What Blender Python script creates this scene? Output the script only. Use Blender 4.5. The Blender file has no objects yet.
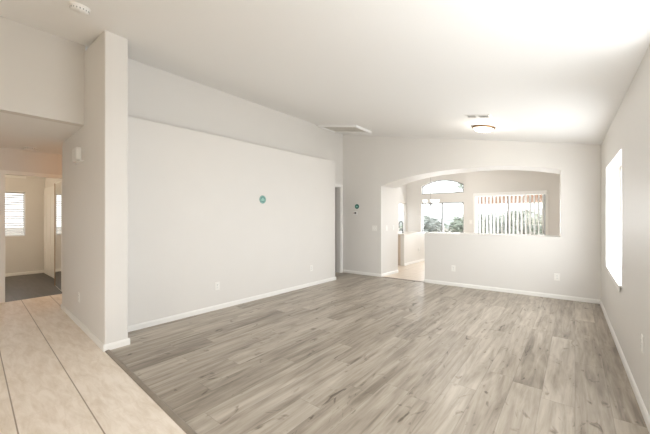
import bpy, bmesh, math, random
from mathutils import Vector, Matrix
random.seed(4)
SC = bpy.context.scene
COL = SC.collection
R = math.radians

# ------------------------------------------------------------------ camera
F = 310.0
cam = bpy.data.cameras.new('camera'); cam_o = bpy.data.objects.new('camera', cam); COL.objects.link(cam_o)
cam.sensor_width = 36; cam.lens = F * 36 / 650; cam.clip_start = .02
YAW = math.atan(250 / F)
cam_o.location = (0, 0, 1.32); cam_o.rotation_euler = (R(90), 0, YAW)
SC.camera = cam_o
# ------------------------------------------------------------------ view, world
SC.view_settings.view_transform = 'Standard'; SC.view_settings.look = 'None'
SC.view_settings.gamma = 1; SC.view_settings.use_curve_mapping = False
SC.view_settings.exposure = 0.06
SC.cycles.use_denoising = True
SC.cycles.max_bounces = 12; SC.cycles.diffuse_bounces = 7; SC.cycles.sample_clamp_indirect = 6
W = bpy.data.worlds.new('sky'); SC.world = W; W.use_nodes = True
bg = W.node_tree.nodes['Background']
bg.inputs[0].default_value = (.93, .97, 1, 1); bg.inputs[1].default_value = 3.0

def area(name, loc, direction, sx, sy, power, color=(1, 1, 1), portal=False, spread=180):
    l = bpy.data.lights.new(name, 'AREA'); l.shape = 'RECTANGLE'; l.size = sx; l.size_y = sy
    l.energy = power; l.color = color; l.spread = R(spread)
    if portal: l.cycles.is_portal = True
    o = bpy.data.objects.new(name, l); COL.objects.link(o); o.location = loc
    o.rotation_euler = Vector(direction).to_track_quat('-Z', 'Y').to_euler()
    return o
# light at the windows; the front and entry ones are unseen additions
area('window_portal', (.36, 4.79, 1.31), (-1, 0, 0), 1.5, 1.3, 1, portal=True)
area('window_portal', (-3.45, 10.55, 1.5), (0, -1, 0), 1.5, 2.2, 1, portal=True)
area('window_portal', (-1.45, 10.1, 1.0), (0, -1, 0), 1.9, 2.1, 1, portal=True)
area('window_portal', (-9.95, 1.05, 1.4), (1, 0, 0), .4, 1.1, 1, portal=True)
area('daylight_unseen_window', (.60, 1.62, 1.45), (-1, .75, .38), 2.05, 1.7, 57, (.945, .975, 1))  # main light of the room, set at an added window out of view
area('daylight_side_window', (.53, 4.79, 1.32), (-1, .1, .1), 1.4, 1.25, 46, (.95, .98, 1))
area('warm_entry_fill', (-1.4, -2.75, 1.45), (.12, 1, .12), 1.9, 1.7, 20, (1, .74, .40))  # warm fill added behind the camera to tint walls facing it
area('daylight_sliding_door', (-1.45, 10.3, 1.2), (0, -1, .0), 1.7, 1.6, 85, (.96, .98, 1))
area('daylight_nook_window', (-3.45, 10.75, 1.5), (0, -1, .1), 1.4, 1.8, 70, (.96, .98, 1))

# ------------------------------------------------------------------ materials
def newmat(name):
    m = bpy.data.materials.new(name); m.use_nodes = True
    return m, m.node_tree, m.node_tree.nodes['Principled BSDF']
def plain(name, col, rough=.5, metal=0, spec=.5, emis=0, noise=0, nscale=40, bump=0, bscale=120):
    m, nt, b = newmat(name)
    b.inputs['Base Color'].default_value = (*col, 1); b.inputs['Roughness'].default_value = rough
    b.inputs['Metallic'].default_value = metal; b.inputs['Specular IOR Level'].default_value = spec
    tc = nt.nodes.new('ShaderNodeTexCoord')
    if noise:
        n = nt.nodes.new('ShaderNodeTexNoise'); n.inputs['Scale'].default_value = nscale; n.inputs['Detail'].default_value = 4
        nt.links.new(tc.outputs['Object'], n.inputs['Vector'])
        mx = nt.nodes.new('ShaderNodeMix'); mx.data_type = 'RGBA'
        mx.inputs[6].default_value = (*[c * (1 - noise) for c in col], 1); mx.inputs[7].default_value = (*[min(1, c * (1 + noise)) for c in col], 1)
        nt.links.new(n.outputs['Fac'], mx.inputs[0]); nt.links.new(mx.outputs[2], b.inputs['Base Color'])
    if bump:
        n = nt.nodes.new('ShaderNodeTexNoise'); n.inputs['Scale'].default_value = bscale; n.inputs['Detail'].default_value = 3
        nt.links.new(tc.outputs['Object'], n.inputs['Vector'])
        bp = nt.nodes.new('ShaderNodeBump'); bp.inputs['Strength'].default_value = bump; bp.inputs['Distance'].default_value = .004
        nt.links.new(n.outputs['Fac'], bp.inputs['Height']); nt.links.new(bp.outputs['Normal'], b.inputs['Normal'])
    if emis:
        b.inputs['Emission Color'].default_value = (*col, 1); b.inputs['Emission Strength'].default_value = emis
    return m
M_wall = plain('wall_paint', (.73, .71, .68), .5, spec=.4, noise=.015, nscale=3, bump=.12, bscale=60)
M_ceil = plain('ceiling_paint', (.865, .862, .85), .7, spec=.2, bump=.12, bscale=70)
M_trim = plain('trim_white', (.84, .83, .80), .35)
M_white = plain('white_plastic', (.86, .855, .83), .35)
M_switch = plain('switch_plastic', (.84, .825, .79), .35)
M_dark = plain('dark_slot', (.03, .03, .03), .6)
M_vent = plain('vent_metal', (.78, .77, .74), .45)
M_teal = plain('teal_print', (.03, .16, .13), .4)
M_teal_l = plain('pale_teal_print', (.30, .52, .47), .4)
M_bronze = plain('brushed_bronze', (.33, .2, .11), .35, metal=.8)
M_nickel = plain('brushed_nickel', (.38, .37, .36), .3, metal=1)
M_chrome = plain('chrome', (.16, .16, .17), .25, metal=1)
M_glow = plain('lit_glass', (1, .96, .88), .3, emis=2.4)
M_glass_white = plain('frosted_glass', (.95, .94, .9), .3, emis=.9)
M_counter = plain('laminate_counter', (.62, .58, .52), .3, noise=.2, nscale=80)
M_cab = plain('cabinet_paint', (.62, .52, .42), .5)
M_alu = plain('window_aluminium', (.33, .34, .34), .4, metal=.2)
M_vinyl = plain('window_vinyl', (.86, .86, .85), .4)
M_vane = plain('blind_vane_vinyl', (.52, .51, .48), .5)
M_blind = plain('mini_blind_slat', (.70, .70, .69), .5)
M_mirror = plain('mirror', (.9, .91, .9), .02, metal=1)
M_door = plain('door_paint', (.80, .79, .76), .35)
M_door_b = plain('shade_dark_door', (.15, .12, .09), .5)  # darkened so the leaf carries the shade of the unlit room
M_patio = plain('patio_wood', (.30, .17, .10), .8, noise=.2)
M_bark = plain('bark', (.12, .09, .07), .9, noise=.3)
M_conc = plain('yard_gravel', (.30, .27, .23), .9, noise=.2, nscale=8)
M_stucco = plain('garden_wall_block', (.35, .33, .31), .9, noise=.1)
M_strip = plain('transition_strip_wood', (.27, .23, .185), .5, noise=.25, nscale=14)
def leafmat(name, c):
    return plain(name, c, .8, noise=.35, nscale=3)
M_leaf = leafmat('leaf_olive_hazy', (.32, .37, .29)); M_leaf2 = leafmat('leaf_grey_green_hazy', (.42, .45, .42))  # lightened: outdoor haze is put into the leaf colours
def glassmat():
    m = bpy.data.materials.new('window_glass'); m.use_nodes = True; nt = m.node_tree; nt.nodes.clear()
    o = nt.nodes.new('ShaderNodeOutputMaterial'); mix = nt.nodes.new('ShaderNodeMixShader')
    t = nt.nodes.new('ShaderNodeBsdfTransparent'); g = nt.nodes.new('ShaderNodeBsdfGlossy'); g.inputs['Roughness'].default_value = .02
    mix.inputs[0].default_value = .06
    nt.links.new(t.outputs[0], mix.inputs[1]); nt.links.new(g.outputs[0], mix.inputs[2]); nt.links.new(mix.outputs[0], o.inputs[0])
    return m
M_glass = glassmat()

def plankmat(name, dark, mid, light, pw=.187, pl=1.22, rot=0.0, rough=.36):
    m, nt, b = newmat(name); N = nt.nodes.new; L = nt.links.new
    def math_(op, a, bb=None):
        n = N('ShaderNodeMath'); n.operation = op
        for i, v in enumerate((a, bb)):
            if v is None: continue
            if isinstance(v, (int, float)): n.inputs[i].default_value = v
            else: L(v, n.inputs[i])
        return n.outputs[0]
    tc = N('ShaderNodeTexCoord'); mp = N('ShaderNodeMapping'); mp.inputs['Rotation'].default_value = (0, 0, rot)
    L(tc.outputs['Object'], mp.inputs['Vector'])
    sp = N('ShaderNodeSeparateXYZ'); L(mp.outputs['Vector'], sp.inputs[0]); x, y = sp.outputs[0], sp.outputs[1]
    xr = math_('DIVIDE', x, pw); row = math_('FLOOR', xr)
    wn = N('ShaderNodeTexWhiteNoise'); wn.noise_dimensions = '1D'; L(row, wn.inputs['W'])
    yo = math_('ADD', math_('DIVIDE', y, pl), wn.outputs['Value']); colm = math_('FLOOR', yo)
    cb = N('ShaderNodeCombineXYZ'); L(row, cb.inputs[0]); L(colm, cb.inputs[1])
    w2 = N('ShaderNodeTexWhiteNoise'); w2.noise_dimensions = '3D'; L(cb.outputs[0], w2.inputs['Vector'])
    # grain coords
    off = math_('MULTIPLY', w2.outputs['Value'], 37.0)
    g = N('ShaderNodeCombineXYZ'); L(math_('ADD', math_('MULTIPLY', x, 22.0), off), g.inputs[0]); L(math_('MULTIPLY', y, 1.7), g.inputs[1]); L(off, g.inputs[2])
    n1 = N('ShaderNodeTexNoise'); n1.inputs['Scale'].default_value = 1; n1.inputs['Detail'].default_value = 8; n1.inputs['Roughness'].default_value = .62; n1.inputs['Distortion'].default_value = .6
    L(g.outputs[0], n1.inputs['Vector'])
    g2 = N('ShaderNodeCombineXYZ'); L(math_('ADD', math_('MULTIPLY', x, 9), off), g2.inputs[0]); L(math_('MULTIPLY', y, 1.2), g2.inputs[1]); L(off, g2.inputs[2])
    n2 = N('ShaderNodeTexNoise'); n2.inputs['Scale'].default_value = 1; n2.inputs['Detail'].default_value = 3; n2.inputs['Distortion'].default_value = 1.2
    L(g2.outputs[0], n2.inputs['Vector'])
    g3 = N('ShaderNodeCombineXYZ'); L(math_('ADD', math_('MULTIPLY', x, 8), off), g3.inputs[0]); L(math_('MULTIPLY', y, 3.2), g3.inputs[1]); L(off, g3.inputs[2])
    n3 = N('ShaderNodeTexNoise'); n3.inputs['Scale'].default_value = 1; n3.inputs['Detail'].default_value = 5; n3.inputs['Distortion'].default_value = 2.0
    L(g3.outputs[0], n3.inputs['Vector'])
    knot = N('ShaderNodeMapRange'); knot.inputs[1].default_value = .62; knot.inputs[2].default_value = .74; L(n3.outputs['Fac'], knot.inputs[0])
    tone = math_('ADD', math_('MULTIPLY', w2.outputs['Value'], .22), math_('ADD', math_('MULTIPLY', n1.outputs['Fac'], .85), math_('MULTIPLY', n2.outputs['Fac'], .62)))
    tone = math_('SUBTRACT', tone, math_('MULTIPLY', knot.outputs[0], .36))
    mr = N('ShaderNodeMapRange'); mr.inputs[1].default_value = .47; mr.inputs[2].default_value = 1.22; L(tone, mr.inputs[0])
    cr = N('ShaderNodeValToRGB'); e = cr.color_ramp.elements
    e[0].position = .0; e[0].color = (*dark, 1); e[1].position = .92; e[1].color = (*light, 1)
    k = e.new(.45); k.color = (*mid, 1)
    L(mr.outputs[0], cr.inputs[0])
    # seams
    fx = math_('FRACT', xr); fy = math_('FRACT', yo)
    ex = math_('MULTIPLY', math_('MINIMUM', fx, math_('SUBTRACT', 1, fx)), pw)
    ey = math_('MULTIPLY', math_('MINIMUM', fy, math_('SUBTRACT', 1, fy)), pl)
    ed = math_('MINIMUM', ex, ey)
    sm = N('ShaderNodeMapRange'); sm.inputs[1].default_value = .0008; sm.inputs[2].default_value = .003; sm.inputs[3].default_value = .75; sm.inputs[4].default_value = 1
    L(ed, sm.inputs[0])
    mx = N('ShaderNodeMix'); mx.data_type = 'RGBA'; mx.blend_type = 'MULTIPLY'; mx.inputs[0].default_value = 1
    L(cr.outputs[0], mx.inputs[6]); L(sm.outputs[0], mx.inputs[7]); L(mx.outputs[2], b.inputs['Base Color'])
    b.inputs['Roughness'].default_value = rough; b.inputs['Specular IOR Level'].default_value = .45
    bp = N('ShaderNodeBump'); bp.inputs['Strength'].default_value = .15; bp.inputs['Distance'].default_value = .002
    L(n1.outputs['Fac'], bp.inputs['Height']); L(bp.outputs['Normal'], b.inputs['Normal'])
    return m
M_plank = plankmat('grey_oak_plank', (.11, .088, .064), (.335, .288, .233), (.535, .482, .408), pw=.195, pl=1.5)
M_plank_b = plankmat('dark_grey_plank', (.02, .017, .016), (.042, .036, .034), (.085, .072, .066), rot=R(90))

def tilemat(name, c1, c2, grout, size, rot, origin, crossf):
    m, nt, b = newmat(name); N = nt.nodes.new; L = nt.links.new
    def math_(op, a, bb=None):
        n = N('ShaderNodeMath'); n.operation = op
        for i, v in enumerate((a, bb)):
            if v is None: continue
            if isinstance(v, (int, float)): n.inputs[i].default_value = v
            else: L(v, n.inputs[i])
        return n.outputs[0]
    tc = N('ShaderNodeTexCoord'); mp = N('ShaderNodeMapping'); mp.inputs['Location'].default_value = (*origin, 0)
    mp.vector_type = 'TEXTURE'; mp.inputs['Rotation'].default_value = (0, 0, rot)
    L(tc.outputs['Object'], mp.inputs['Vector'])
    sp = N('ShaderNodeSeparateXYZ'); L(mp.outputs['Vector'], sp.inputs[0])
    fx = math_('FRACT', math_('DIVIDE', sp.outputs[0], size)); fy = math_('FRACT', math_('DIVIDE', sp.outputs[1], size))
    ex = math_('MULTIPLY', math_('MINIMUM', fx, math_('SUBTRACT', 1, fx)), size)
    ey = math_('MULTIPLY', math_('MINIMUM', fy, math_('SUBTRACT', 1, fy)), size)
    def line(e, amt):
        s = N('ShaderNodeMapRange'); s.inputs[1].default_value = .0028; s.inputs[2].default_value = .0048; s.inputs[3].default_value = amt; s.inputs[4].default_value = 0
        L(e, s.inputs[0]); return s.outputs[0]
    g = math_('MAXIMUM', line(ey, 1), line(ex, crossf))
    mp2 = N('ShaderNodeMapping'); mp2.inputs['Scale'].default_value = (4, 17, 1); mp2.inputs['Rotation'].default_value = (0, 0, R(28)); L(tc.outputs['Object'], mp2.inputs['Vector'])
    n = N('ShaderNodeTexNoise'); n.inputs['Scale'].default_value = 1; n.inputs['Detail'].default_value = 7; n.inputs['Roughness'].default_value = .68; n.inputs['Distortion'].default_value = .5
    L(mp2.outputs[0], n.inputs['Vector'])
    cr = N('ShaderNodeValToRGB'); e = cr.color_ramp.elements; e[0].position = .32; e[0].color = (*c1, 1); e[1].position = .6; e[1].color = (*c2, 1)
    L(n.outputs['Fac'], cr.inputs[0])
    mx = N('ShaderNodeMix'); mx.data_type = 'RGBA'; mx.inputs[7].default_value = (*grout, 1); L(g, mx.inputs[0]); L(cr.outputs[0], mx.inputs[6])
    L(mx.outputs[2], b.inputs['Base Color']); b.inputs['Roughness'].default_value = .38
    bp = N('ShaderNodeBump'); bp.inputs['Strength'].default_value = .25; bp.inputs['Distance'].default_value = .003; bp.invert = True
    L(g, bp.inputs['Height']); L(bp.outputs['Normal'], b.inputs['Normal'])
    return m
M_tile = tilemat('travertine_tile', (.70, .60, .485), (.86, .775, .68), (.33, .26, .19), .346, R(-2.2), (-3.5, .676), .08)
M_tile_k = tilemat('kitchen_tile', (.58, .49, .40), (.68, .59, .49), (.45, .37, .30), .411, 0, (-3.3, 6.1), .8)

# ------------------------------------------------------------------ helpers
def link(name, bm, mat, parent=None, smooth=False, bevel=0, seg=2):
    me = bpy.data.meshes.new(name)
    bmesh.ops.recalc_face_normals(bm, faces=bm.faces[:])
    bm.to_mesh(me); bm.free()
    o = bpy.data.objects.new(name, me); COL.objects.link(o); me.materials.append(mat)
    if parent: o.parent = parent
    if smooth:
        for p in me.polygons: p.use_smooth = True
    if bevel:
        md = o.modifiers.new('bevel', 'BEVEL'); md.width = bevel; md.segments = seg; md.limit_method = 'ANGLE'; md.angle_limit = R(40)
    return o
def BM(): return bmesh.new()
def bx(bm, a, b, M=None):
    x0, y0, z0 = a; x1, y1, z1 = b
    vs = [bm.verts.new(v) for v in ((x0, y0, z0), (x1, y0, z0), (x1, y1, z0), (x0, y1, z0), (x0, y0, z1), (x1, y0, z1), (x1, y1, z1), (x0, y1, z1))]
    for f in ((0, 3, 2, 1), (4, 5, 6, 7), (0, 1, 5, 4), (1, 2, 6, 5), (2, 3, 7, 6), (3, 0, 4, 7)): bm.faces.new([vs[i] for i in f])
    if M is not None:
        for v in vs: v.co = M @ v.co
    return vs
def hexa(bm, base, z0s, z1s):
    """plan quad (4 xy) with per-corner bottom and top heights"""
    lo = [bm.verts.new((p[0], p[1], z)) for p, z in zip(base, z0s)]; hi = [bm.verts.new((p[0], p[1], z)) for p, z in zip(base, z1s)]
    n = len(base); bm.faces.new(lo[::-1]); bm.faces.new(hi)
    for i in range(n): bm.faces.new((lo[i], lo[(i + 1) % n], hi[(i + 1) % n], hi[i]))
def prism(bm, prof, fn0, fn1):
    a = [bm.verts.new(fn0(p)) for p in prof]; b = [bm.verts.new(fn1(p)) for p in prof]; n = len(prof)
    f0 = bm.faces.new(a[::-1]); f1 = bm.faces.new(b)
    for i in range(n): bm.faces.new((a[i], a[(i + 1) % n], b[(i + 1) % n], b[i]))
    bmesh.ops.triangulate(bm, faces=[f0, f1])
def lathe(bm, prof, seg=32, M=None):
    rings = []
    for r, z in prof:
        if r < 1e-6: rings.append([bm.verts.new((0, 0, z))])
        else: rings.append([bm.verts.new((r * math.cos(2 * math.pi * i / seg), r * math.sin(2 * math.pi * i / seg), z)) for i in range(seg)])
    for A, B in zip(rings, rings[1:]):
        for i in range(seg):
            j = (i + 1) % seg
            if len(A) == 1 and len(B) > 1: bm.faces.new((A[0], B[i], B[j]))
            elif len(B) == 1 and len(A) > 1: bm.faces.new((A[i], A[j], B[0]))
            elif len(A) > 1: bm.faces.new((A[i], A[j], B[j], B[i]))
    if M is not None:
        for rg in rings:
            for v in rg: v.co = M @ v.co
def tube(bm, pts, r, seg=10):
    pts = [Vector(p) for p in pts]; rings = []
    for i, p in enumerate(pts):
        d = (pts[min(i + 1, len(pts) - 1)] - pts[max(i - 1, 0)]).normalized()
        q = d.to_track_quat('Z', 'Y')
        rings.append([bm.verts.new(p + q @ Vector((r * math.cos(2 * math.pi * k / seg), r * math.sin(2 * math.pi * k / seg), 0))) for k in range(seg)])
    for A, B in zip(rings, rings[1:]):
        for k in range(seg): bm.faces.new((A[k], A[(k + 1) % seg], B[(k + 1) % seg], B[k]))
    bm.faces.new(rings[0][::-1]); bm.faces.new(rings[-1])
def struct(o): o['kind'] = 'structure'; return o
def tag(o, label, cat, group=None):
    o['label'] = label; o['category'] = cat
    if group: o['group'] = group
    return o
def thing(name, loc, rot, label, cat, group=None):
    o = bpy.data.objects.new(name, None); COL.objects.link(o); o.location = loc; o.empty_display_size = .1
    if isinstance(rot, (int, float)): o.rotation_euler = (0, 0, rot)
    else: o.rotation_euler = rot
    return tag(o, label, cat, group)

# ------------------------------------------------------------------ plan
XR = .335                       # right wall
K = .19; ZR = 2.41              # vaulted ceiling: rises to the left
def zc(x): return ZR + K * (XR - x)
XL = -3.975                     # long low wall
XU = -4.32                      # recessed wall above and behind it
FA, FB = Vector((-4.32, 6.038)), Vector((XR, 6.292))
FD = (FB - FA).normalized(); FN = Vector((-FD.y, FD.x))
YB = -2.6

# ---------------- floors
def slab(name, pts, z0, z1, mat):
    bm = BM(); hexa(bm, pts, [z0] * len(pts), [z1] * len(pts)); return struct(link(name, bm, mat))
SLOPE = -.0405
def ys(x): return .976 + SLOPE * (x + 1.8)   # near edge line of the planks
slab('floor_living', [(-4.9, ys(-4.9)), (XR + .1, ys(XR)), (XR + .1, 6.32), (-5.9, 6.0), (-5.9, ys(-5.9))], -.15, 0, M_plank)
slab('floor_hall', [(-6.87, YB - .1), (XR + .1, YB - .1), (XR + .1, ys(XR)), (-5.9, ys(-5.9)), (-5.9, 4.2), (-6.87, 4.2)], -.15, 0, M_tile)
slab('floor_kitchen', [(-5.3, 6.03), (XR + .3, 6.32), (XR + .3, 10.9), (-5.3, 10.9)], -.16, 0, M_tile_k)
slab('floor_bedroom', [(-10.0, -1.6), (-6.87, -1.6), (-6.87, 1.8), (-10.0, 1.8)], -.15, 0, M_plank_b)

# ---------------- ceilings
def ceil_slab(name, x0, x1, y0, y1):
    bm = BM(); hexa(bm, [(x0, y0), (x1, y0), (x1, y1), (x0, y1)], [zc(x0), zc(x1), zc(x1), zc(x0)], [zc(x0) + .15, zc(x1) + .15, zc(x1) + .15, zc(x0) + .15])
    return struct(link(name, bm, M_ceil))
ceil_slab('ceiling', -5.3, XR + .5, YB - .15, 11.0)
bm = BM(); bx(bm, (-6.99, YB, 2.392), (-4.57, 1.12, 2.52)); bx(bm, (-6.99, 1.12, 2.392), (-5.792, 4.2, 2.52)); struct(link('ceiling_hall', bm, M_ceil))
bm = BM(); bx(bm, (-10.0, -1.6, 2.44), (-6.99, 1.8, 2.56)); struct(link('ceiling_bedroom', bm, M_ceil))

# ---------------- walls
def wall(name, pts, z0, z1f, bevel=0, mat=None):
    bm = BM(); hexa(bm, pts, [z0] * len(pts), [(z1f(p[0]) if callable(z1f) else z1f) for p in pts])
    return struct(link(name, bm, mat or M_wall, bevel=bevel, seg=3))
top = lambda x: zc(x) + .02
# low wall box with the plant ledge on top
wall('wall_left', [(XL - .03, 1.2), (XL + .055, 5.21), (XU - .05, 5.21), (XU - .05, 1.2)], 0, 2.486, bevel=.012)
# recessed wall above the ledge, with the doorway near the far corner
DY0, DY1, DZ = 5.23, 5.955, 2.03
bm = BM()
bx(bm, (XU - .12, 1.1, 0), (XU, DY0, 3.35)); bx(bm, (XU - .12, DY0, DZ), (XU, DY1, 3.35)); bx(bm, (XU - .12, DY1, 0), (XU, 6.7, 3.35))
bmesh.ops.remove_doubles(bm, verts=bm.verts[:], dist=1e-5)
struct(link('wall_left_upper', bm, M_wall))
# hall wall ending in the column
wall('wall_hall', [(-3.60, 1.014), (-3.60, 1.22), (-4.34, 1.25), (-5.792, 1.31), (-5.792, 1.105)], 0, lambda x: zc(max(x, -4.6)) + .02, bevel=.014)
# wall above the hall opening
wall('wall_hall_header', [(-4.449, YB), (-4.449, 1.06), (-4.57, 1.06), (-4.57, YB)], 2.392, top)
wall('wall_hall_left', [(-6.87, YB), (-6.87, YB - .12), (-4.4, YB - .12), (-4.4, YB)], 0, 2.5)
wall('wall_corridor', [(-5.792, 1.31), (-5.79, 4.2), (-5.67, 4.2), (-5.67, 1.31)], 0, 2.5)
wall('wall_corridor_end', [(-7.0, 4.2), (-5.6, 4.2), (-5.6, 4.3), (-7.0, 4.3)], 0, 2.5)
# bedroom doorway wall (runs very slightly askew)
def dwx(y): return -6.85 - .058 * (y - .6)
def dwall(bm, y0, y1, z0, z1):
    hexa(bm, [(dwx(y0), y0), (dwx(y1), y1), (dwx(y1) - .12, y1), (dwx(y0) - .12, y0)], [z0] * 4, [z1] * 4)
BY0, BY1, BZ = .625, 1.34, 1.985
bm = BM(); dwall(bm, YB, BY0 - .02, 0, 2.44); dwall(bm, BY0 - .02, BY1 + .02, BZ + .02, 2.44); dwall(bm, BY1 + .02, 4.25, 0, 2.44)
struct(link('wall_bedroom_doorway', bm, M_wall))
# bedroom
bm = BM(); BWX = -9.80
wy0, wy1, wz0, wz1 = .86, 1.215, .885, 1.91
bx(bm, (BWX - .14, -1.6, 0), (BWX, wy0, 2.5)); bx(bm, (BWX - .14, wy1, 0), (BWX, 1.75, 2.5))
bx(bm, (BWX - .14, wy0, 0), (BWX, wy1, wz0)); bx(bm, (BWX - .14, wy0, wz1), (BWX, wy1, 2.5))
struct(link('wall_bedroom_back', bm, M_wall))
wall('wall_bedroom_right', [(-10.0, 1.56), (-6.97, 1.56), (-6.97, 1.68), (-10.0, 1.68)], 0, 2.5)
wall('wall_bedroom_left', [(-10.0, -1.7), (-6.9, -1.7), (-6.9, -1.58), (-10.0, -1.58)], 0, 2.5)
# far wall: doorway, arched opening and pony wall in one piece
def fx(x): return (x - FA.x) / FD.x
def fpt(s, z, t=0): p = FA + FD * s + FN * t; return (p.x, p.y, z)
ox0, ox1, px = -3.325, -.178, -2.368
def arch_z(xx):
    t = (xx - ox0) / (ox1 - ox0); k = 2 * t - 1
    return 2.0 + .075 * t + .198 * (1 - abs(k) ** 2.5)
bm = BM(); WT = .62
def grid_wall(bm, cols, pt, pt2):
    """cols: list of (x0, x1, zb0, zb1, zt0, zt1)"""
    for x0, x1, a0, a1, b0, b1 in cols:
        v = [bm.verts.new(p) for p in (pt(x0, a0), pt(x1, a1), pt(x1, b1), pt(x0, b0), pt2(x0, a0), pt2(x1, a1), pt2(x1, b1), pt2(x0, b0))]
        for f in ((0, 1, 2, 3), (7, 6, 5, 4), (0, 4, 5, 1), (3, 2, 6, 7), (0, 3, 7, 4), (1, 5, 6, 2)): bm.faces.new([v[q] for q in f])
    bmesh.ops.remove_doubles(bm, verts=bm.verts[:], dist=1e-5)
    bm.verts.index_update()
    # drop the inner faces shared by neighbouring columns
    seen = {}
    for f in bm.faces: seen.setdefault(frozenset(v.index for v in f.verts), []).append(f)
    dead = [f for fs in seen.values() if len(fs) > 1 for f in fs]
    bmesh.ops.delete(bm, geom=dead, context='FACES_ONLY')
ct = lambda x: zc(x) + .02
xs = [ox0 + (ox1 - ox0) * i / 30 for i in range(31)]
cols = [(XU - .3, ox0, 0, 0, ct(XU - .3), ct(ox0))]
cols += [(a, b, arch_z(a), arch_z(b), ct(a), ct(b)) for a, b in zip(xs, xs[1:])]
cols += [(ox1, XR + .3, 0, 0, ct(ox1), ct(XR + .3))]
bshift = lambda x: .078 * max(0, 1 - (x - ox0)) if x >= ox0 - 1e-6 else 0
grid_wall(bm, cols, lambda x, z: fpt(fx(x), z, 0), lambda x, z: fpt(fx(x) + bshift(x), z, WT))
bm.verts.index_update()
grid_wall(bm, [(px, ox1, 0, 0, .997, .997)], lambda x, z: fpt(fx(x), z, 0), lambda x, z: fpt(fx(x), z, WT))
struct(link('wall_far', bm, M_wall))
# passage partition on the left, behind the far wall
wall('wall_kitchen_passage', [(-5.3, 6.5), (ox0 + .024, 6.5), (ox0 + .047, 6.83), (-5.3, 6.83)], 0, 3.3)
# right wall with window 1
WY0, WY1, WZ0, WZ1 = 4.05, 5.53, .655, 1.97
def rx(y): return .307 + (.365 - .307) * (6.29 - y) / 3.5
def rpc(bm, y0, y1, z0, z1):
    hexa(bm, [(rx(y0), y0), (rx(y0) + .25, y0), (rx(y1) + .25, y1), (rx(y1), y1)], [z0] * 4, [z1] * 4)
bm = BM(); rpc(bm, YB, 0, 0, 2.5); rpc(bm, 0, 2.7, 0, .55); rpc(bm, 0, 2.7, 2.35, 2.5); rpc(bm, 2.7, WY0, 0, 2.5); rpc(bm, WY0, WY1, 0, WZ0); rpc(bm, WY0, WY1, WZ1, 2.5); rpc(bm, WY1, 11, 0, 2.5)
struct(link('wall_right', bm, M_wall))
# unseen entry wall behind the camera, with an added window
bm = BM()
bx(bm, (-4.6, YB - .12, 0), (-3.8, YB, 3.4)); bx(bm, (-.4, YB - .12, 0), (XR + .2, YB, 2.6))
bx(bm, (-3.8, YB - .12, 0), (-.4, YB, .4)); hexa(bm, [(-3.8, YB - .12), (-.4, YB - .12), (-.4, YB), (-3.8, YB)], [2.5] * 4, [3.2, 2.55, 2.55, 3.2])
struct(link('wall_entry', bm, M_wall))
# kitchen and nook walls
KX = -4.68
bm = BM(); ky0, ky1, kz0, kz1 = 9.84, 10.36, .80, 1.80
bx(bm, (KX - .12, 6.6, 0), (KX, ky0, 3.6)); bx(bm, (KX - .12, ky1, 0), (KX, 10.6, 3.6))
bx(bm, (KX - .12, ky0, 0), (KX, ky1, kz0)); bx(bm, (KX - .12, ky0, kz1), (KX, ky1, 3.6))
struct(link('wall_kitchen_left', bm, M_wall))
NY = 10.43                                   # nook wall
ax0, ax1 = -4.138, -2.755
def skew(p, y, x0): return (p[0], y + .05 * (p[0] - x0), p[1])
bm = BM(); TH = .14
def nb(x0, x1, z0, z1):
    hexa(bm, [(x0, NY), (x1, NY), (x1, NY + TH), (x0, NY + TH)], [z0] * 4, [z1] * 4)
nb(KX - .1, ax0, 0, 3.6); nb(ax1, -2.55, 0, 3.2); nb(ax0, ax1, 0, .62); nb(ax0, ax1, 1.80, 2.10)
axs = [ax0 + (ax1 - ax0) * i / 18 for i in range(19)]
naz = lambda x: 2.37 + .185 * (1 - (2 * (x - ax0) / (ax1 - ax0) - 1) ** 2)
grid_wall(bm, [(a, b, naz(a), naz(b), 3.5, 3.5) for a, b in zip(axs, axs[1:])], lambda x, z: (x, NY, z), lambda x, z: (x, NY + TH, z))
struct(link('wall_nook', bm, M_wall))
SY = 9.93                                    # sliding door wall
sx0, sx1, sz = -2.30, -.60, 1.99
bm = BM()
def sb(x0, x1, z0, z1): bx(bm, (x0, SY, z0), (x1, SY + .15, z1))
sb(-2.55, sx0, 0, 3.05); sb(sx1, XR + .1, 0, 3.0); sb(sx0, sx1, sz, 3.05); bx(bm, (-2.55, SY + .15, 0), (-2.43, NY, 3.05))
struct(link('wall_patio', bm, M_wall))

# ---------------- baseboards
BH, BT = .066, .013
def baseboard(name, runs, inset=None):
    """runs: list of (p, q); the board stands on the left side of p->q"""
    bm = BM()
    for p, q in runs:
        p = Vector(p); q = Vector(q); d = (q - p).normalized(); n = Vector((-d.y, d.x)); p = p - d * .0; q = q + d * .0
        prof = [(0, 0), (BT, 0), (BT, BH * .72), (BT * .75, BH * .86), (BT * .35, BH), (0, BH)]
        A = [bm.verts.new((*(p + n * a), z)) for a, z in prof]; B = [bm.verts.new((*(q + n * a), z)) for a, z in prof]
        bm.faces.new(A); bm.faces.new(B[::-1])
        for i in range(6): bm.faces.new((A[i], B[i], B[(i + 1) % 6], A[(i + 1) % 6]))
    return struct(link(name, bm, M_trim))
W0, W1 = (XL - .028, 1.25), (XL + .055, 5.21)
baseboard('baseboard_left', [((XL + .055, 5.21 + BT), (XL - .026, 1.24)), ((XU + .05, 5.21), (XL + .068, 5.21))])
baseboard('baseboard_column', [((-3.60, 1.22 + BT), (-3.60, 1.014 - BT)), ((-3.97, 1.236), (-3.59, 1.22))])
baseboard('baseboard_hall', [((-3.587, 1.0135), (-5.80, 1.105))])
fp = lambda x: tuple(FA + FD * fx(x))
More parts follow.
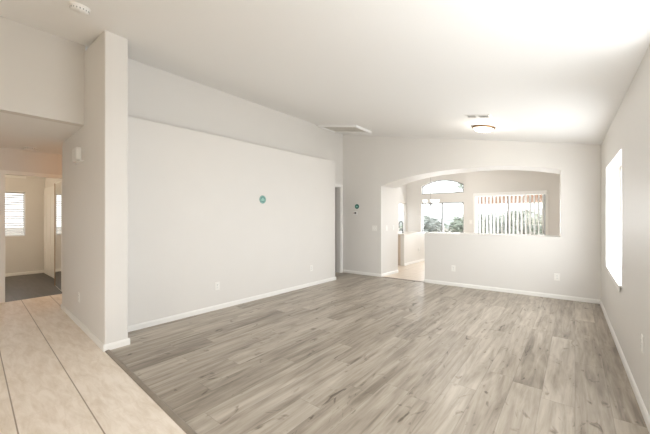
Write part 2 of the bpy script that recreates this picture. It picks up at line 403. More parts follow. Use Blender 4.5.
fq = lambda x, t: tuple(FA + FD * fx(x) + FN * t)
baseboard('baseboard_far', [(fp(ox0 + BT), fp(XU + .02)), (fp(XR), fp(px - BT)), ((ox0 + .047, 6.83), (ox0, 6.092 - BT)), (fq(px, -BT), fq(px, .62))])
baseboard('baseboard_right', [((rx(2.0), 2.0), (rx(6.29), 6.29))])
baseboard('baseboard_right.001', [((rx(YB), YB), (rx(2.0), 2.0))])
baseboard('baseboard_bedroom', [((BWX, 1.56), (BWX, -1.58)), ((-7.0, 1.56), (-9.8, 1.56))])

# ---------------- transition strip
bm = BM()
def stp(x, o): return (x, ys(x) + o)
for xa, xb in ((-3.60, XR),):
    prof = [(-.038, 0), (-.033, .006), (-.022, .009), (-.006, .010), (.004, .004), (.006, 0)]
    A = [bm.verts.new((*stp(xa, o), z)) for o, z in prof]; B = [bm.verts.new((*stp(xb, o), z)) for o, z in prof]
    bm.faces.new(A); bm.faces.new(B[::-1])
    for i in range(6): bm.faces.new((A[i], B[i], B[(i + 1) % 6], A[(i + 1) % 6]))
struct(link('trim_floor_transition', bm, M_strip))
bm = BM(); bx(bm, (0, -.02, 0), (fx(px) - fx(ox0), .03, .006))
o = struct(link('trim_kitchen_threshold', bm, M_strip)); o.location = (*fp(ox0), 0); o.rotation_euler.z = math.atan2(FD.y, FD.x)

# ---------------- door trims
def casing_box(bm, a, b): bx(bm, a, b)
bm = BM(); c = .057; t = .016
bx(bm, (XU, DY1, 0), (XU + t, DY1 + c, DZ + c)); bx(bm, (XU, DY0 - .015, 0), (XU + t, DY0, DZ + c)); bx(bm, (XU, DY0, DZ), (XU + t, DY1, DZ + c))
bx(bm, (XU - .125, DY1 - .015, 0), (XU, DY1, DZ)); bx(bm, (XU - .125, DY0, DZ - .015), (XU, DY1, DZ))
struct(link('trim_left_doorway', bm, M_trim, bevel=.003))
bm = BM()
def dtr(y0, y1, z0, z1, a, b_):
    hexa(bm, [(dwx(y0) + a, y0), (dwx(y1) + a, y1), (dwx(y1) + b_, y1), (dwx(y0) + b_, y0)], [z0] * 4, [z1] * 4)
dtr(BY0 - .06, BY0, 0, BZ + .057, .016, 0); dtr(BY1, BY1 + .057, 0, BZ + .057, .016, 0); dtr(BY0, BY1, BZ, BZ + .057, .016, 0)
dtr(BY0 - .02, BY0, 0, BZ, 0, -.125); dtr(BY1, BY1 + .02, 0, BZ, 0, -.125); dtr(BY0, BY1, BZ, BZ + .02, 0, -.125)
struct(link('trim_bedroom_doorway', bm, M_trim, bevel=.003))

# small dark room behind the left doorway
bm = BM(); bx(bm, (-5.5, 4.6, 0), (-5.4, 6.1, 2.5)); bx(bm, (-5.5, 4.5, 0), (XU - .12, 4.6, 2.5)); bx(bm, (-5.5, 4.5, 2.45), (XU - .12, 6.1, 2.55))
struct(link('wall_closet', bm, M_wall))
# doors
def knob(parent, x, y, z, ydir, mat=M_nickel):
    bm = BM(); Mx = Matrix.Translation((x, y, z)) @ Matrix.Rotation(R(-90 * ydir), 4, 'X')
    lathe(bm, [(0, 0), (.03, 0), (.03, .006), (.012, .010), (.010, .035), (.024, .045), (.028, .058), (.02, .070), (0, .073)], 20, Mx)
    return link('door_knob', bm, mat, parent, smooth=True)
def make_door(name, hinge, ang, w, h, mat, th=.036):
    """leaf runs along local -X from the hinge; face at local -Y"""
    e = bpy.data.objects.new(name, None); COL.objects.link(e); e.location = (*hinge, .008); e.rotation_euler.z = ang; e['kind'] = 'structure'
    bm = BM(); bx(bm, (-w, 0, 0), (0, th, h)); leaf = link('door_leaf', bm, mat, e, bevel=.002)
    return e
# mirrored bedroom door, standing open
d = make_door('door_1', (-7.01, 1.334), R(-3.2), .745, 1.955, M_door)
bm = BM(); bx(bm, (-.70, -.006, .02), (-.012, 0, 1.935)); link('mirror_panel', bm, M_mirror, d)['label'] = 'mirror panel on the door face'
bm = BM(); bx(bm, (-.7455, -.010, 0), (-.70, 0, 1.95)); link('mirror_edge_strip', bm, M_bronze, d)
knob(d, -.722, -.010, .86, 1, M_bronze)
# door standing ajar in the left doorway: hinged at the near jamb
d = make_door('door_2', (XU - .12, DY0 + .01), R(-90 + 14), .70, 2.0, M_door_b)
knob(d, -.64, 0, .93, 1, M_nickel)
# closet door in the bedroom
d = make_door('door_3', (-8.2, 1.522), 0, 1.5, 1.98, M_door)
for i in range(4):
    bm = BM(); bx(bm, (-1.48 + i * .372, -.008, .12), (-1.48 + i * .372 + .31, 0, 1.86)); link('door_panel', bm, M_door, d, bevel=.005)
knob(d, -.76, 0, .93, 1, M_nickel)

# ---------------- windows
def wframe(bm, u0, u1, z0, z1, w, P):
    for a, b in (((u0, z0), (u0 + w, z1)), ((u1 - w, z0), (u1, z1)), ((u0 + w, z0), (u1 - w, z0 + w)), ((u0 + w, z1 - w), (u1 - w, z1))):
        P(bm, a[0], b[0], a[1], b[1])
# window 1, right wall
w = bpy.data.objects.new('window_1', None); COL.objects.link(w); w['kind'] = 'structure'; w.location = (rx(4.8), 4.8, 0)
ox, oy = w.location.x, 4.8
def P(bm, u0, u1, z0, z1): bx(bm, (.13, u0 - oy, z0), (.18, u1 - oy, z1))
bm = BM(); wframe(bm, WY0, WY1, WZ0, WZ1, .045, P); P(bm, 4.76, 4.80, WZ0, WZ1); link('window_frame', bm, M_vinyl, w)
bm = BM(); bx(bm, (.15, WY0 + .04 - oy, WZ0 + .04), (.154, WY1 - .04 - oy, WZ1 - .04)); link('window_pane', bm, M_glass, w)
bm = BM(); bx(bm, (-.012, WY0 - oy, WZ0 - .004), (.13, WY1 - oy, WZ0 + .016)); bx(bm, (-.008, WY0 - oy, WZ0 - .045), (.0, WY1 - oy, WZ0 - .004)); link('window_sill', bm, M_trim, w, bevel=.004)
# window 2, nook: wide sliding window under an arched light
w = bpy.data.objects.new('window_2', None); COL.objects.link(w); w['kind'] = 'structure'; w.location = (-3.45, NY, 0)
def P(bm, u0, u1, z0, z1): bx(bm, (u0 + 3.45, .06, z0), (u1 + 3.45, .11, z1))
bm = BM(); wframe(bm, ax0, ax1, .62, 1.80, .03, P); P(bm, -3.47, -3.42, .62, 1.80); link('window_frame', bm, M_alu, w)
bm = BM(); bx(bm, (ax0 + 3.47, .085, .64), (ax1 + 3.43, .088, 1.78)); link('window_pane', bm, M_glass, w)
bm = BM(); N_ = 16; ou = []; inn = []
for i in range(N_ + 1):
    t_ = i / N_; x = ax0 + (ax1 - ax0) * t_ + 3.45; zt = 2.37 + .185 * (1 - (2 * t_ - 1) ** 2)
    ou.append((x, zt)); inn.append((x * .965, zt - .03))
for (P0, P1, Q0, Q1) in zip(ou, ou[1:], inn, inn[1:]):
    for y in (0,):
        vs = [bm.verts.new((p[0], yy, p[1])) for yy in (.06, .11) for p in (P0, P1, Q1, Q0)]
        for f in ((0, 1, 2, 3), (4, 7, 6, 5), (0, 4, 5, 1), (3, 2, 6, 7)): bm.faces.new([vs[j] for j in f])
P(bm, ax0, ax1, 2.10, 2.13); P(bm, ax0, ax0 + .03, 2.13, 2.37); P(bm, ax1 - .03, ax1, 2.13, 2.37)
bmesh.ops.remove_doubles(bm, verts=bm.verts[:], dist=1e-5); link('arched_frame', bm, M_alu, w)
bm = BM(); pr = [(ou[0][0], 2.11)] + ou + [(ou[-1][0], 2.11)]; prism(bm, pr, lambda p: (p[0], .085, p[1]), lambda p: (p[0], .088, p[1])); link('arched_pane', bm, M_glass, w)
bm = BM(); bx(bm, (ax0 + 3.43, -.03, .60), (ax1 + 3.47, .06, .62)); link('window_sill', bm, M_trim, w)
# window 3, kitchen side wall
w = bpy.data.objects.new('window_3', None); COL.objects.link(w); w['kind'] = 'structure'; w.location = (KX, 10.04, 0)
def P(bm, u0, u1, z0, z1): bx(bm, (-.10, u0 - 10.04, z0), (-.06, u1 - 10.04, z1))
bm = BM(); wframe(bm, ky0, ky1, kz0, kz1, .02, P); link('window_frame', bm, M_vinyl, w)
bm = BM(); bx(bm, (-.08, ky0 + .01 - 10.04, kz0 + .01), (-.077, ky1 - .01 - 10.04, kz1 - .01)); link('window_pane', bm, M_glass, w)
# window 4, bedroom
w = bpy.data.objects.new('window_4', None); COL.objects.link(w); w['kind'] = 'structure'; w.location = (BWX, 1.04, 0)
def P(bm, u0, u1, z0, z1): bx(bm, (-.12, u0 - 1.04, z0), (-.08, u1 - 1.04, z1))
bm = BM(); wframe(bm, wy0, wy1, wz0, wz1, .02, P); link('window_frame', bm, M_vinyl, w)
bm = BM(); bx(bm, (-.10, wy0 + .01 - 1.04, wz0 + .01), (-.097, wy1 - .01 - 1.04, wz1 - .01)); link('window_pane', bm, M_glass, w)
# window 5, entry wall behind: unseen, added as a light source
w = bpy.data.objects.new('unseen_window_5', None); COL.objects.link(w); w['kind'] = 'structure'; w.location = (-2.1, YB, 0)
def P(bm, u0, u1, z0, z1): bx(bm, (u0, -.1, z0), (u1, -.05, z1))
bm = BM(); wframe(bm, -1.7, 1.7, .4, 2.5, .05, P); P(bm, -.025, .025, .45, 2.45); link('window_frame', bm, M_vinyl, w)
bm = BM(); bx(bm, (-1.68, -.08, .42), (1.68, -.076, 2.48)); link('window_pane', bm, M_glass, w)
# window 6, right wall beside the camera: unseen, added for the main daylight
w = bpy.data.objects.new('unseen_window_6', None); COL.objects.link(w); w['kind'] = 'structure'; w.location = (rx(.9), 1.35, 0)
def P(bm, u0, u1, z0, z1): bx(bm, (.13, u0, z0), (.18, u1, z1))
bm = BM(); wframe(bm, -1.35, 1.35, .55, 2.35, .045, P); P(bm, -.025, .025, .6, 2.3); link('window_frame', bm, M_vinyl, w)
bm = BM(); bx(bm, (.15, -1.33, .57), (.154, 1.33, 2.33)); link('window_pane', bm, M_glass, w)
# patio sliding door
w = bpy.data.objects.new('door_4', None); COL.objects.link(w); w['kind'] = 'structure'; w.location = (-1.45, SY, 0)
def P(bm, u0, u1, z0, z1): bx(bm, (u0 + 1.45, .07, z0), (u1 + 1.45, .12, z1))
bm = BM(); wframe(bm, sx0, sx1, 0, sz, .05, P); link('door_frame', bm, M_alu, w)
bm = BM(); P(bm, -1.475, -1.415, .05, sz - .05); link('meeting_stile', bm, plain('bronze_frame', (.16, .14, .12), .4, metal=.3), w)
bm = BM(); bx(bm, (sx0 + 1.49, .095, .05), (sx1 + 1.41, .098, sz - .05)); link('door_pane', bm, M_glass, w)
bm = BM(); bx(bm, (-.01, .03, .88), (.02, .07, 1.10)); link('door_handle', bm, M_dark, w, bevel=.008)

# ------------------------------------------------------------------ things
# vertical blind
vb = thing('vertical_blind', (-1.45, SY, 0), 0, 'white vertical blind with open vanes hanging over the patio sliding door', 'blind')
bm = BM(); bx(bm, (-.875, -.11, 1.915), (.885, -.001, 2.01)); link('valance', bm, M_vinyl, vb, bevel=.006)
nv = 18
for i in range(nv):
    x = -.80 + i * (1.60 / (nv - 1)); bm = BM(); a = R(68 + random.uniform(-5, 5))
    Mv = Matrix.Translation((x, -.06, 0)) @ Matrix.Rotation(a, 4, 'Z')
    n = 6
    vs0 = []; vs1 = []
    for k in range(n + 1):
        u = -.044 + .088 * k / n; c_ = .006 * (1 - (u / .044) ** 2)
        vs0.append([bm.verts.new(Mv @ Vector((u, c_, z))) for z in (.03, 1.93)]); vs1.append([bm.verts.new(Mv @ Vector((u, c_ + .0012, z))) for z in (.03, 1.93)])
    for A in (vs0, vs1):
        for p, q in zip(A, A[1:]): bm.faces.new((p[0], q[0], q[1], p[1]))
    for k in (0, n): bm.faces.new((vs0[k][0], vs0[k][1], vs1[k][1], vs1[k][0]))
    for zz in (0, 1):
        for k in range(n): bm.faces.new((vs0[k][zz], vs0[k + 1][zz], vs1[k + 1][zz], vs1[k][zz]))
    link('vane', bm, M_vane, vb)
bm = BM(); tube(bm, [(.80, -.118, 1.93), (.80, -.118, 1.1)], .005, 8); link('wand', bm, M_white, vb)
# side casings of the sliding door
bm = BM(); bx(bm, (sx1, SY - .012, 0), (sx1 + .06, SY, sz + .0)); bx(bm, (sx0 - .05, SY - .012, 0), (sx0, SY, sz)); struct(link('trim_patio_door', bm, M_trim))
# bedroom mini blind
mb = thing('mini_blind', (BWX, 1.04, 0), 0, 'white horizontal mini blind covering the bedroom window', 'blind')
bm = BM()
ns = 19
for i in range(ns):
    z = wz0 + .03 + i * (wz1 - wz0 - .08) / (ns - 1)
    bx(bm, (-.024, wy0 - 1.04 + .005, -.0008), (.024, wy1 - 1.04 - .005, .0006), Matrix.Translation((-.03, 0, z)) @ Matrix.Rotation(R(40), 4, 'Y'))
link('slats', bm, M_blind, mb)
bm = BM(); bx(bm, (-.055, wy0 - 1.04 + .003, wz1 - .035), (-.01, wy1 - 1.04 - .003, wz1 - .002)); link('head_rail', bm, M_vinyl, mb)
bm = BM(); bx(bm, (-.042, wy0 - 1.04 + .005, wz0 + .004), (-.018, wy1 - 1.04 - .005, wz0 + .016)); link('bottom_rail', bm, M_vinyl, mb)
bm = BM()
for y in (-.1, .1): tube(bm, [(-.03, y, wz0 + .01), (-.03, y, wz1 - .02)], .0015, 6)
link('ladder_cord', bm, M_white, mb)

# outlets and switches: built facing local -Y, origin at the plate centre
def outlet(loc, rz, label, scale=1.0):
    t_ = thing('wall_outlet', loc, rz, label, 'outlet', 'white duplex wall outlets')
    bm = BM(); bx(bm, (-.036, -.006, -.058), (.036, -.0005, .058)); link('cover_plate', bm, M_switch, t_, bevel=.003)
    for z in (-.02, .02):
        bm = BM(); Mx = Matrix.Translation((0, -.0058, z)) @ Matrix.Rotation(R(90), 4, 'X')
        lathe(bm, [(0, .0035), (.0155, .0035), (.017, .002), (.017, 0)], 20, Mx); r_ = link('socket', bm, M_white, t_)
        bm = BM()
        for x in (-.006, .006): bx(bm, (x - .0012, -.0098, z - .001), (x + .0012, -.0091, z + .008))
        lathe(bm, [(0, .001), (.0024, .001), (.0024, 0)], 10, Matrix.Translation((0, -.0091, z - .008)) @ Matrix.Rotation(R(90), 4, 'X'))
        link('socket_slots', bm, M_dark, r_)
    bm = BM(); lathe(bm, [(0, .0015), (.003, .001), (.0035, 0)], 12, Matrix.Translation((0, -.006, 0)) @ Matrix.Rotation(R(90), 4, 'X')); link('screw', bm, M_nickel, t_)
    return t_
def switch(loc, rz, label, gang=1):
    t_ = thing('light_switch', loc, rz, label, 'light switch', 'white wall light switches'); w_ = .036 + .023 * (gang - 1)
    bm = BM(); bx(bm, (-w_, -.006, -.058), (w_, -.0005, .058)); link('cover_plate', bm, M_switch, t_, bevel=.003)
    for g_ in range(gang):
        x = (g_ - (gang - 1) / 2) * .046
        bm = BM(); bx(bm, (x - .008, -.007, -.016), (x + .008, -.006, .016)); r_ = link('toggle_slot', bm, M_white, t_)
        bm = BM(); bx(bm, (-.004, -.012, -.004), (.004, .001, .006), Matrix.Translation((x, -.008, .003)) @ Matrix.Rotation(R(25), 4, 'X')); link('toggle', bm, M_white, r_)
        for z in (-.035, .035):
            bm = BM(); lathe(bm, [(0, .0015), (.003, .001), (.0035, 0)], 10, Matrix.Translation((x, -.006, z)) @ Matrix.Rotation(R(90), 4, 'X')); link('screw', bm, M_nickel, t_)
    return t_
LD = math.atan2(.085, 4.01)
def xl(y): return XL - .03 + .085 * (y - 1.2) / 4.01
LEFT = R(90) - LD
fa = math.atan2(FD.y, FD.x)
outlet((xl(2.48), 2.48, .335), LEFT, 'white outlet low on the long left wall, the one nearer the column')
outlet((xl(4.46), 4.46, .34), LEFT, 'white outlet low on the long left wall, near its far end by the doorway')
def onfar(x, z): p = FA + FD * fx(x); return (p.x, p.y, z)
outlet(onfar(-1.814, .335), fa, 'white outlet low on the half wall below the arched opening')
outlet(onfar(-.227, .349), fa, 'white outlet low on the far wall near the right corner')
switch(onfar(-3.481, 1.07), fa, 'double white switch on the far wall beside the kitchen passage', 2)
def onjamb(t_, z): return (ox0 + .068 * t_, 6.092 + t_, z)
switch(onjamb(.23, 1.07), R(87), 'single white switch on the inner side of the passage, nearest the living room')
switch(onjamb(.52, 1.07), R(87), 'single white switch on the inner side of the passage, nearest the kitchen')
ha = math.atan2(-(1.105 - 1.014), 2.192)
outlet((-4.69, 1.0588, .344), ha, 'white outlet low on the shaded tan hall wall above the tile floor')
outlet((rx(3.01), 3.01, .455), R(-90) - .017, 'white outlet low on the right wall nearest the camera')
switch((-2.42, SY, 1.17), 0, 'single white switch left of the vertical blind on the patio wall')

# thermostat + round signs
th_ = thing('thermostat', onfar(-3.965, 1.41), fa, 'small white thermostat with dark display below the round teal sign', 'thermostat')
bm = BM(); bx(bm, (-.055, -.022, -.038), (.055, -.0005, .038)); link('housing', bm, M_white, th_, bevel=.006)
bm = BM(); bx(bm, (-.022, -.024, -.018), (.018, -.022, .024)); link('display', bm, M_dark, th_)
bm = BM()
for k in range(2): bx(bm, (-.047, -.0245, -.018 + k * .022), (-.037, -.022, -.004 + k * .022))
link('buttons', bm, plain('red_button', (.35, .12, .08), .5), th_)
def sign(loc, rz, r, label, dark):
    t_ = thing('round_sign', loc, rz, label, 'sign'); Mx = Matrix.Rotation(R(90), 4, 'X')
    bm = BM(); lathe(bm, [(0, .006), (r * .97, .006), (r, .003), (r, .0005)], 40, Mx); link('disc', bm, M_teal if dark else plain('sea_green', (.14, .30, .27), .4), t_)
    bm = BM()
    # small house outline mark
    s_ = r * .5
    pr = [(-s_, -s_ * .75), (s_, -s_ * .75), (s_, s_ * .15), (0, s_ * .95), (-s_, s_ * .15)]
    prism(bm, pr, lambda p: (p[0], -.0062, p[1]), lambda p: (p[0], -.0072, p[1])); link('house_mark', bm, M_teal_l, t_)
    bm = BM(); lathe(bm, [(r * .8, .0062), (r * .8, .0068), (r * .9, .0068), (r * .9, .0062)], 40, Mx); link('ring', bm, M_teal_l if not dark else M_teal, t_)
    return t_
sign((xl(3.293), 3.293, 1.605), LEFT, .066, 'round pale teal sign alone on the long left wall', False)
sign(onfar(-3.934, 1.563), fa, .055, 'round dark teal sign above the thermostat', True)

# door chime on hall wall
ch = thing('door_chime', (-4.69, 1.059, 2.075), ha, 'white boxy door chime high on the tan hall wall', 'door chime')
bm = BM(); bx(bm, (-.12, -.05, -.075), (.12, 0, .075)); link('cover', bm, M_white, ch, bevel=.008)
bm = BM()
for k in range(5): bx(bm, (-.08, -.057, -.05 + k * .025), (.08, -.055, -.042 + k * .025))
link('grille', bm, M_vent, ch)
bm = BM(); bx(bm, (-.11, -.03, -.10), (.22, 0, -.088)); link('base_plate', bm, M_white, ch)

# ceiling things
TA = math.atan(K)
def ceil_thing(name, x, y, label, cat, group=None, tilt=True, z=None):
    return thing(name, (x, y, zc(x) if z is None else z), (0, TA if tilt else 0, 0), label, cat, group)
def detector(x, y, label, tilt=True, z=None, r=.072):
    s_ = ceil_thing('smoke_detector', x, y, label, 'smoke detector', None, tilt, z)
    bm = BM(); lathe(bm, [(0, 0), (r, 0), (r, -.010), (r * .93, -.013), (r * .93, -.0135)], 36); link('base', bm, M_white, s_, smooth=False)
    bm = BM(); lathe(bm, [(r * .9, -.012), (r * .88, -.034), (r * .7, -.042), (0, -.044)], 36); bd = link('body', bm, M_white, s_, smooth=True)
    bm = BM()
    for k in range(18):
        a = k * math.tau / 18
        bx(bm, (-.004, r * .80, -.034), (.004, r * .905, -.022), Matrix.Rotation(a, 4, 'Z'))
    link('vent_slots', bm, plain('grey_slot', (.35, .35, .34), .6), s_)
    bm = BM(); lathe(bm, [(0, -.047), (.010, -.047), (.012, -.043)], 16, Matrix.Translation((.02, 0, 0))); link('test_button', bm, M_vent, s_)
detector(-3.24, .735, 'round white smoke detector on the sloped ceiling near the column')
detector(-6.55, .87, 'small round smoke detector on the low hall ceiling', False, 2.40, .085)
cl = ceil_thing('ceiling_light', -1.07, 5.14, 'lit round flush ceiling light with white glass bowl and bronze rim', 'ceiling light')
bm = BM(); lathe(bm, [(0, 0), (.155, 0), (.160, -.012), (.152, -.026), (.142, -.028)], 48); link('rim', bm, M_bronze, cl, smooth=True)
bm = BM(); lathe(bm, [(.143, -.024), (.136, -.038), (.112, -.055), (.07, -.068), (.03, -.073), (0, -.074)], 48); link('glass_bowl', bm, M_glow, cl, smooth=True)
bm = BM(); lathe(bm, [(.010, -.072), (.010, -.079), (.005, -.085), (0, -.086)], 16); link('finial', bm, M_bronze, cl, smooth=True)
cv = ceil_thing('ceiling_vent', -1.03, 4.49, 'white rectangular air vent on the sloped ceiling in front of the light', 'air vent'); cv.location.x += .03; cv.location.z -= .03 * K
bm = BM(); bx(bm, (-.155, -.07, -.008), (.155, -.055, 0)); bx(bm, (-.155, .055, -.008), (.155, .07, 0)); bx(bm, (-.155, -.055, -.008), (-.135, .055, 0)); bx(bm, (.135, -.055, -.008), (.155, .055, 0)); bx(bm, (-.03, -.055, -.009), (.005, .055, 0)); link('frame', bm, M_vent, cv)
bm = BM(); bx(bm, (-.14, -.06, -.002), (.14, .06, -.0005)); link('duct', bm, M_dark, cv)
bm = BM()
for k in range(6):
    for x0, x1 in ((-.134, -.031), (.006, .134)):
        bx(bm, (x0, -.007, -.0006), (x1, .007, .0006), Matrix.Translation((0, -.045 + k * .018, -.005)) @ Matrix.Rotation(R(45), 4, 'X'))
link('louvres', bm, M_vent, cv)
ah = ceil_thing('attic_hatch', -3.77, 5.33, 'flat attic access panel on the ceiling in the far left corner above the doorway', 'attic hatch')
bm = BM(); bx(bm, (-.47, -.26, -.018), (.46, .26, -.004)); link('panel', bm, plain('hatch_paint', (.62, .60, .55), .6), ah)
bm = BM()
for a, b_ in (((-.50, -.29), (.49, -.26)), ((-.50, .26), (.49, .29)), ((-.50, -.26), (-.47, .26)), ((.46, -.26), (.49, .26))): bx(bm, (*a, -.042), (*b_, 0))
link('trim_frame', bm, M_ceil, ah)
# unseen flush light added round the corner for the warm hall glow
hl = thing('ceiling_light', (-6.33, 2.3, 2.40), 0, 'unseen warm flush light added in the side corridor off the hall', 'ceiling light')
bm = BM(); lathe(bm, [(0, 0), (.14, 0), (.14, -.02), (.13, -.025)], 32); link('rim', bm, M_bronze, hl)
bm = BM(); lathe(bm, [(.128, -.022), (.11, -.06), (.06, -.085), (0, -.09)], 32); link('glass_bowl', bm, plain('warm_lit_glass', (1, .72, .42), .3, emis=2.5), hl, smooth=True)
def point(name, loc, power, color, r=.08):
    l = bpy.data.lights.new(name, 'POINT'); l.energy = power; l.color = color; l.shadow_soft_size = r
    o = bpy.data.objects.new(name, l); COL.objects.link(o); o.location = loc; return o
point('unseen_hall_bulb', (-6.33, 2.3, 2.22), 9, (1, .46, .16))  # warm glow of the added corridor light
point('bedroom_fill', (-8.3, -.6, 2.2), 58, (1, .80, .58))  # hidden lamp with no fixture, added to brighten the bedroom
point('ceiling_bulb', (-1.06, 5.10, 2.50), 6, (1, .93, .82))

kl = ceil_thing('ceiling_light', -2.3, 8.1, 'unseen flush light added behind the arched wall to brighten the kitchen', 'ceiling light')  # unseen fixture, added to brighten the kitchen and nook
bm = BM(); bx(bm, (-.62, -.2, -.03), (.62, .2, 0)); link('housing', bm, M_white, kl, bevel=.005)
bm = BM(); bx(bm, (-.58, -.17, -.08), (.58, .17, -.03)); link('diffuser', bm, M_glow, kl, bevel=.03)
area('kitchen_fill', (-2.3, 8.1, zc(-2.3) - .12), (0, .1, -1), 1.1, .3, 26, (1, .98, .95))  # fill light below the added kitchen fixture
# chandelier
cx_, cy_, cz_ = -3.40, 9.30, 1.74
cd = thing('chandelier', (cx_, cy_, cz_), 0, 'small chandelier with upturned white glass shades hanging in the dining nook', 'chandelier')
bm = BM(); tube(bm, [(0, 0, .06), (0, 0, zc(cx_) - cz_ - .02)], .006, 8); link('rod', bm, M_nickel, cd)
bm = BM(); lathe(bm, [(0, zc(cx_) - cz_ + .01), (.06, zc(cx_) - cz_ + .01), (.055, zc(cx_) - cz_ - .02), (.02, zc(cx_) - cz_ - .035), (0, zc(cx_) - cz_ - .036)], 24); link('canopy', bm, M_nickel, cd, smooth=True)
bm = BM(); lathe(bm, [(0, -.11), (.015, -.10), (.02, -.08), (.012, -.06), (.035, -.03), (.035, .0), (.014, .03), (.014, .08), (0, .09)], 20); link('body', bm, M_nickel, cd, smooth=True)
for k in range(5):
    a = k * math.tau / 5 + .3; ca, sa = math.cos(a), math.sin(a)
    bm = BM(); pts = [(.03, -.02), (.09, -.055), (.15, -.05), (.19, -.02), (.195, .01)]
    tube(bm, [(r_ * ca, r_ * sa, z) for r_, z in pts], .006, 8); ar = link('arm', bm, M_nickel, cd, smooth=True)
    bm = BM(); lathe(bm, [(0, .005), (.03, .008), (.05, .03), (.062, .065), (.068, .10), (.064, .10), (.055, .065), (.04, .03), (0, .016)], 20, Matrix.Translation((.195 * ca, .195 * sa, 0))); link('glass_shade', bm, M_glass_white, cd, smooth=True)

# kitchen peninsula: half wall, cabinet, counter
bm = BM(); hexa(bm, [(-3.585, 7.84), (-3.54, 9.35), (-3.64, 9.35), (-3.69, 7.84)], [0] * 4, [.825] * 4); struct(link('wall_peninsula', bm, M_wall))
baseboard('baseboard_peninsula', [((-3.54, 9.35), (-3.585, 7.84))])
kc = thing('kitchen_cabinet', (-3.95, 8.6, 0), 0, 'tan base cabinet behind the kitchen half wall', 'cabinet')
bm = BM(); bx(bm, (-.28, -.74, .10), (.25, .74, .82)); link('body', bm, M_cab, kc)
bm = BM(); bx(bm, (-.21, -.74, 0), (.25, .74, .10)); link('plinth', bm, M_cab, kc)
for k in range(3):
    bm = BM(); bx(bm, (-.30, -.73 + k * .49, .13), (-.28, -.73 + k * .49 + .47, .80)); dd = link('door', bm, M_cab, kc, bevel=.003)
    bm = BM(); tube(bm, [(-.31, -.66 + k * .49, .70), (-.325, -.66 + k * .49, .71), (-.325, -.66 + k * .49, .79), (-.31, -.66 + k * .49, .80)], .005, 8); link('handle', bm, M_nickel, dd)
wt = thing('worktop', (-3.9, 8.6, .825), 0, 'pale laminate worktop over the kitchen half wall and cabinet', 'worktop')
bm = BM(); bx(bm, (-.36, -.79, 0), (.325, .79, .035)); link('counter_slab', bm, M_counter, wt, bevel=.008)
fc = thing('kitchen_faucet', (-3.86, 8.36, .861), R(160), 'tall arched chrome faucet standing on the kitchen worktop', 'faucet')
bm = BM(); lathe(bm, [(0, 0), (.03, 0), (.028, .012), (.014, .02), (.013, .05), (0, .05)], 20); link('base', bm, M_chrome, fc, smooth=True)
bm = BM(); pts = [(0, 0, .03), (0, 0, .25)] + [(.075 - .075 * math.cos(a), 0, .25 + .075 * math.sin(a)) for a in [math.pi * i / 10 for i in range(1, 11)]] + [(.15, 0, .14)]
tube(bm, pts, .014, 10); link('spout', bm, M_chrome, fc, smooth=True)
bm = BM(); tube(bm, [(0, .01, .05), (0, .045, .075), (0, .09, .09)], .006, 8); link('handle', bm, M_chrome, fc, smooth=True)
outlet((-3.55, 8.78, .36), R(90) - .03, 'white outlet on the kitchen half wall seen through the passage')
# air register above bedroom window
rg = thing('wall_register', (BWX, 1.04, 2.235), 0, 'slim white air register above the bedroom window', 'air vent')
bm = BM(); bx(bm, (.0005, -.17, -.035), (.012, .19, .035)); link('frame', bm, M_white, rg, bevel=.003)
bm = BM()
for k in range(4): bx(bm, (.012, -.155, -.022 + k * .013), (.016, .175, -.016 + k * .013))
link('louvres', bm, M_white, rg)

# ------------------------------------------------------------------ outside
bm = BM(); bx(bm, (-60, -40, -.30), (40, 60, -.16)); struct(link('ground', bm, M_conc))
bm = BM(); rr = random.Random(9); top_pts = []
for i in range(61):
    x = -60 + i * 1.6; top_pts.append((x, 1.9 + .9 * math.sin(i * .31) * math.sin(i * .13 + 1) + rr.uniform(-.12, .12)))
rows = [[bm.verts.new((x, 48 + d, -.3 + (z + .3) * k)) for x, z in top_pts] for d, k in ((0, 0), (3, .6), (7, 1), (16, .9), (24, 0))]
for A, B in zip(rows, rows[1:]):
    for i in range(60): bm.faces.new((A[i], A[i + 1], B[i + 1], B[i]))
struct(link('hills', bm, plain('hazy_scrub', (.36, .38, .36), .95, noise=.25, nscale=1.2), smooth=True))
pg = thing('patio_cover', (-1.2, 17.0, -.16), 0, 'brown wooden patio cover seen through the vertical blind', 'patio cover')
bm = BM(); bx(bm, (-3.0, -.08, 2.12), (3.2, .08, 2.52)); link('beam', bm, M_patio, pg)
for x in (-2.8, 2.9):
    bm = BM(); bx(bm, (x - .07, -.07, 0), (x + .07, .07, 2.12)); link('post', bm, M_patio, pg)
bm = BM()
for k in range(13): bx(bm, (-3.0 + k * .5, -.08, 2.52), (-2.94 + k * .5, 2.6, 2.66))
link('rafters', bm, M_patio, pg)
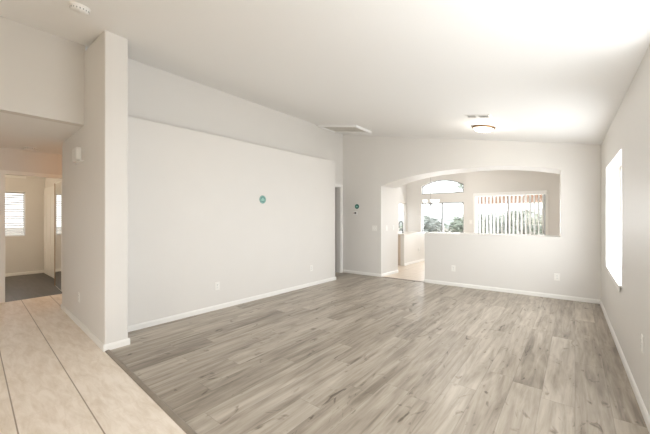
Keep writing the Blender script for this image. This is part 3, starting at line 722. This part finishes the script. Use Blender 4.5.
def bush(name, x, y, h, r, mat, label, trunk=0, n=900, ls=.16):
    rnd = random.Random(int(x * 100 + y * 7))
    t_ = thing(name, (x, y, -.16), 0, label, 'tree' if trunk else 'shrub')
    bm = BM()
    blobs = [(rnd.uniform(-.5, .5) * r, rnd.uniform(-.5, .5) * r, trunk + (h - trunk) * rnd.uniform(.3, .75), r * rnd.uniform(.45, .7)) for _ in range(9)]
    for _ in range(n):
        bxx, byy, bz, br = rnd.choice(blobs); v = Vector((rnd.gauss(0, 1), rnd.gauss(0, 1), rnd.gauss(0, 1))).normalized() * br * rnd.uniform(.55, 1)
        p = Vector((bxx, byy, bz)) + Vector((v.x, v.y, v.z * (h - trunk) / (2.4 * r)))
        if p.z < .02: p.z = .02 + rnd.random() * .2
        q = Matrix.Rotation(rnd.uniform(0, 6.28), 3, 'Z') @ Matrix.Rotation(rnd.uniform(-1.2, 1.2), 3, 'X')
        a, b_ = ls * rnd.uniform(.6, 1.2), ls * .45
        bm.faces.new([bm.verts.new(p + q @ Vector(c_)) for c_ in ((-a, 0, 0), (0, -b_, 0), (a, 0, 0), (0, b_, 0))])
    me = link('foliage', bm, mat, t_)
    bm = BM(); top_ = trunk + (h - trunk) * .5
    tube(bm, [(0, 0, 0), (.03, .02, top_ * .5), (0, .05, top_)], .05 if trunk else .03, 8)
    for k in range(5):
        a = k * 1.26; tube(bm, [(0, .03, top_ * .6), (math.cos(a) * r * .5, math.sin(a) * r * .5, top_ * 1.15)], .018, 6)
    link('trunk', bm, M_bark, t_)
bush('garden_shrub', -6.4, 16.5, 1.75, 1.3, M_leaf2, 'grey green shrub outside behind the left pane of the nook window')
bush('garden_shrub', -5.2, 19.5, 2.0, 1.4, M_leaf, 'olive green shrub outside behind the right pane of the nook window')
bush('garden_shrub', -3.4, 22.8, 1.6, 1.2, M_leaf2, 'grey shrub outside at the left side of the patio door')
bush('garden_shrub', -2.1, 19.4, 1.9, 1.3, M_leaf, 'green shrub outside behind the middle of the patio door')
bush('garden_shrub', .6, 22.2, 1.75, 1.1, M_leaf, 'dark green shrub outside at the right side of the patio door')
bush('garden_shrub', -5.4, 25.8, 1.9, 1.1, M_leaf2, 'pale shrub outside near the left edge of the patio door, beyond the others')
bush('garden_shrub', -1.4, 26.2, 2.0, 1.2, M_leaf, 'tall green shrub outside beyond the middle of the patio door')
bush('garden_shrub', -8.0, 19.5, 1.9, 1.4, M_leaf, 'green shrub outside at the left edge of the nook window')
bush('garden_tree', -6.3, 25.0, 4.6, 1.2, M_leaf, 'tall tree outside whose leaves show in the arched window', trunk=2.0, n=700)
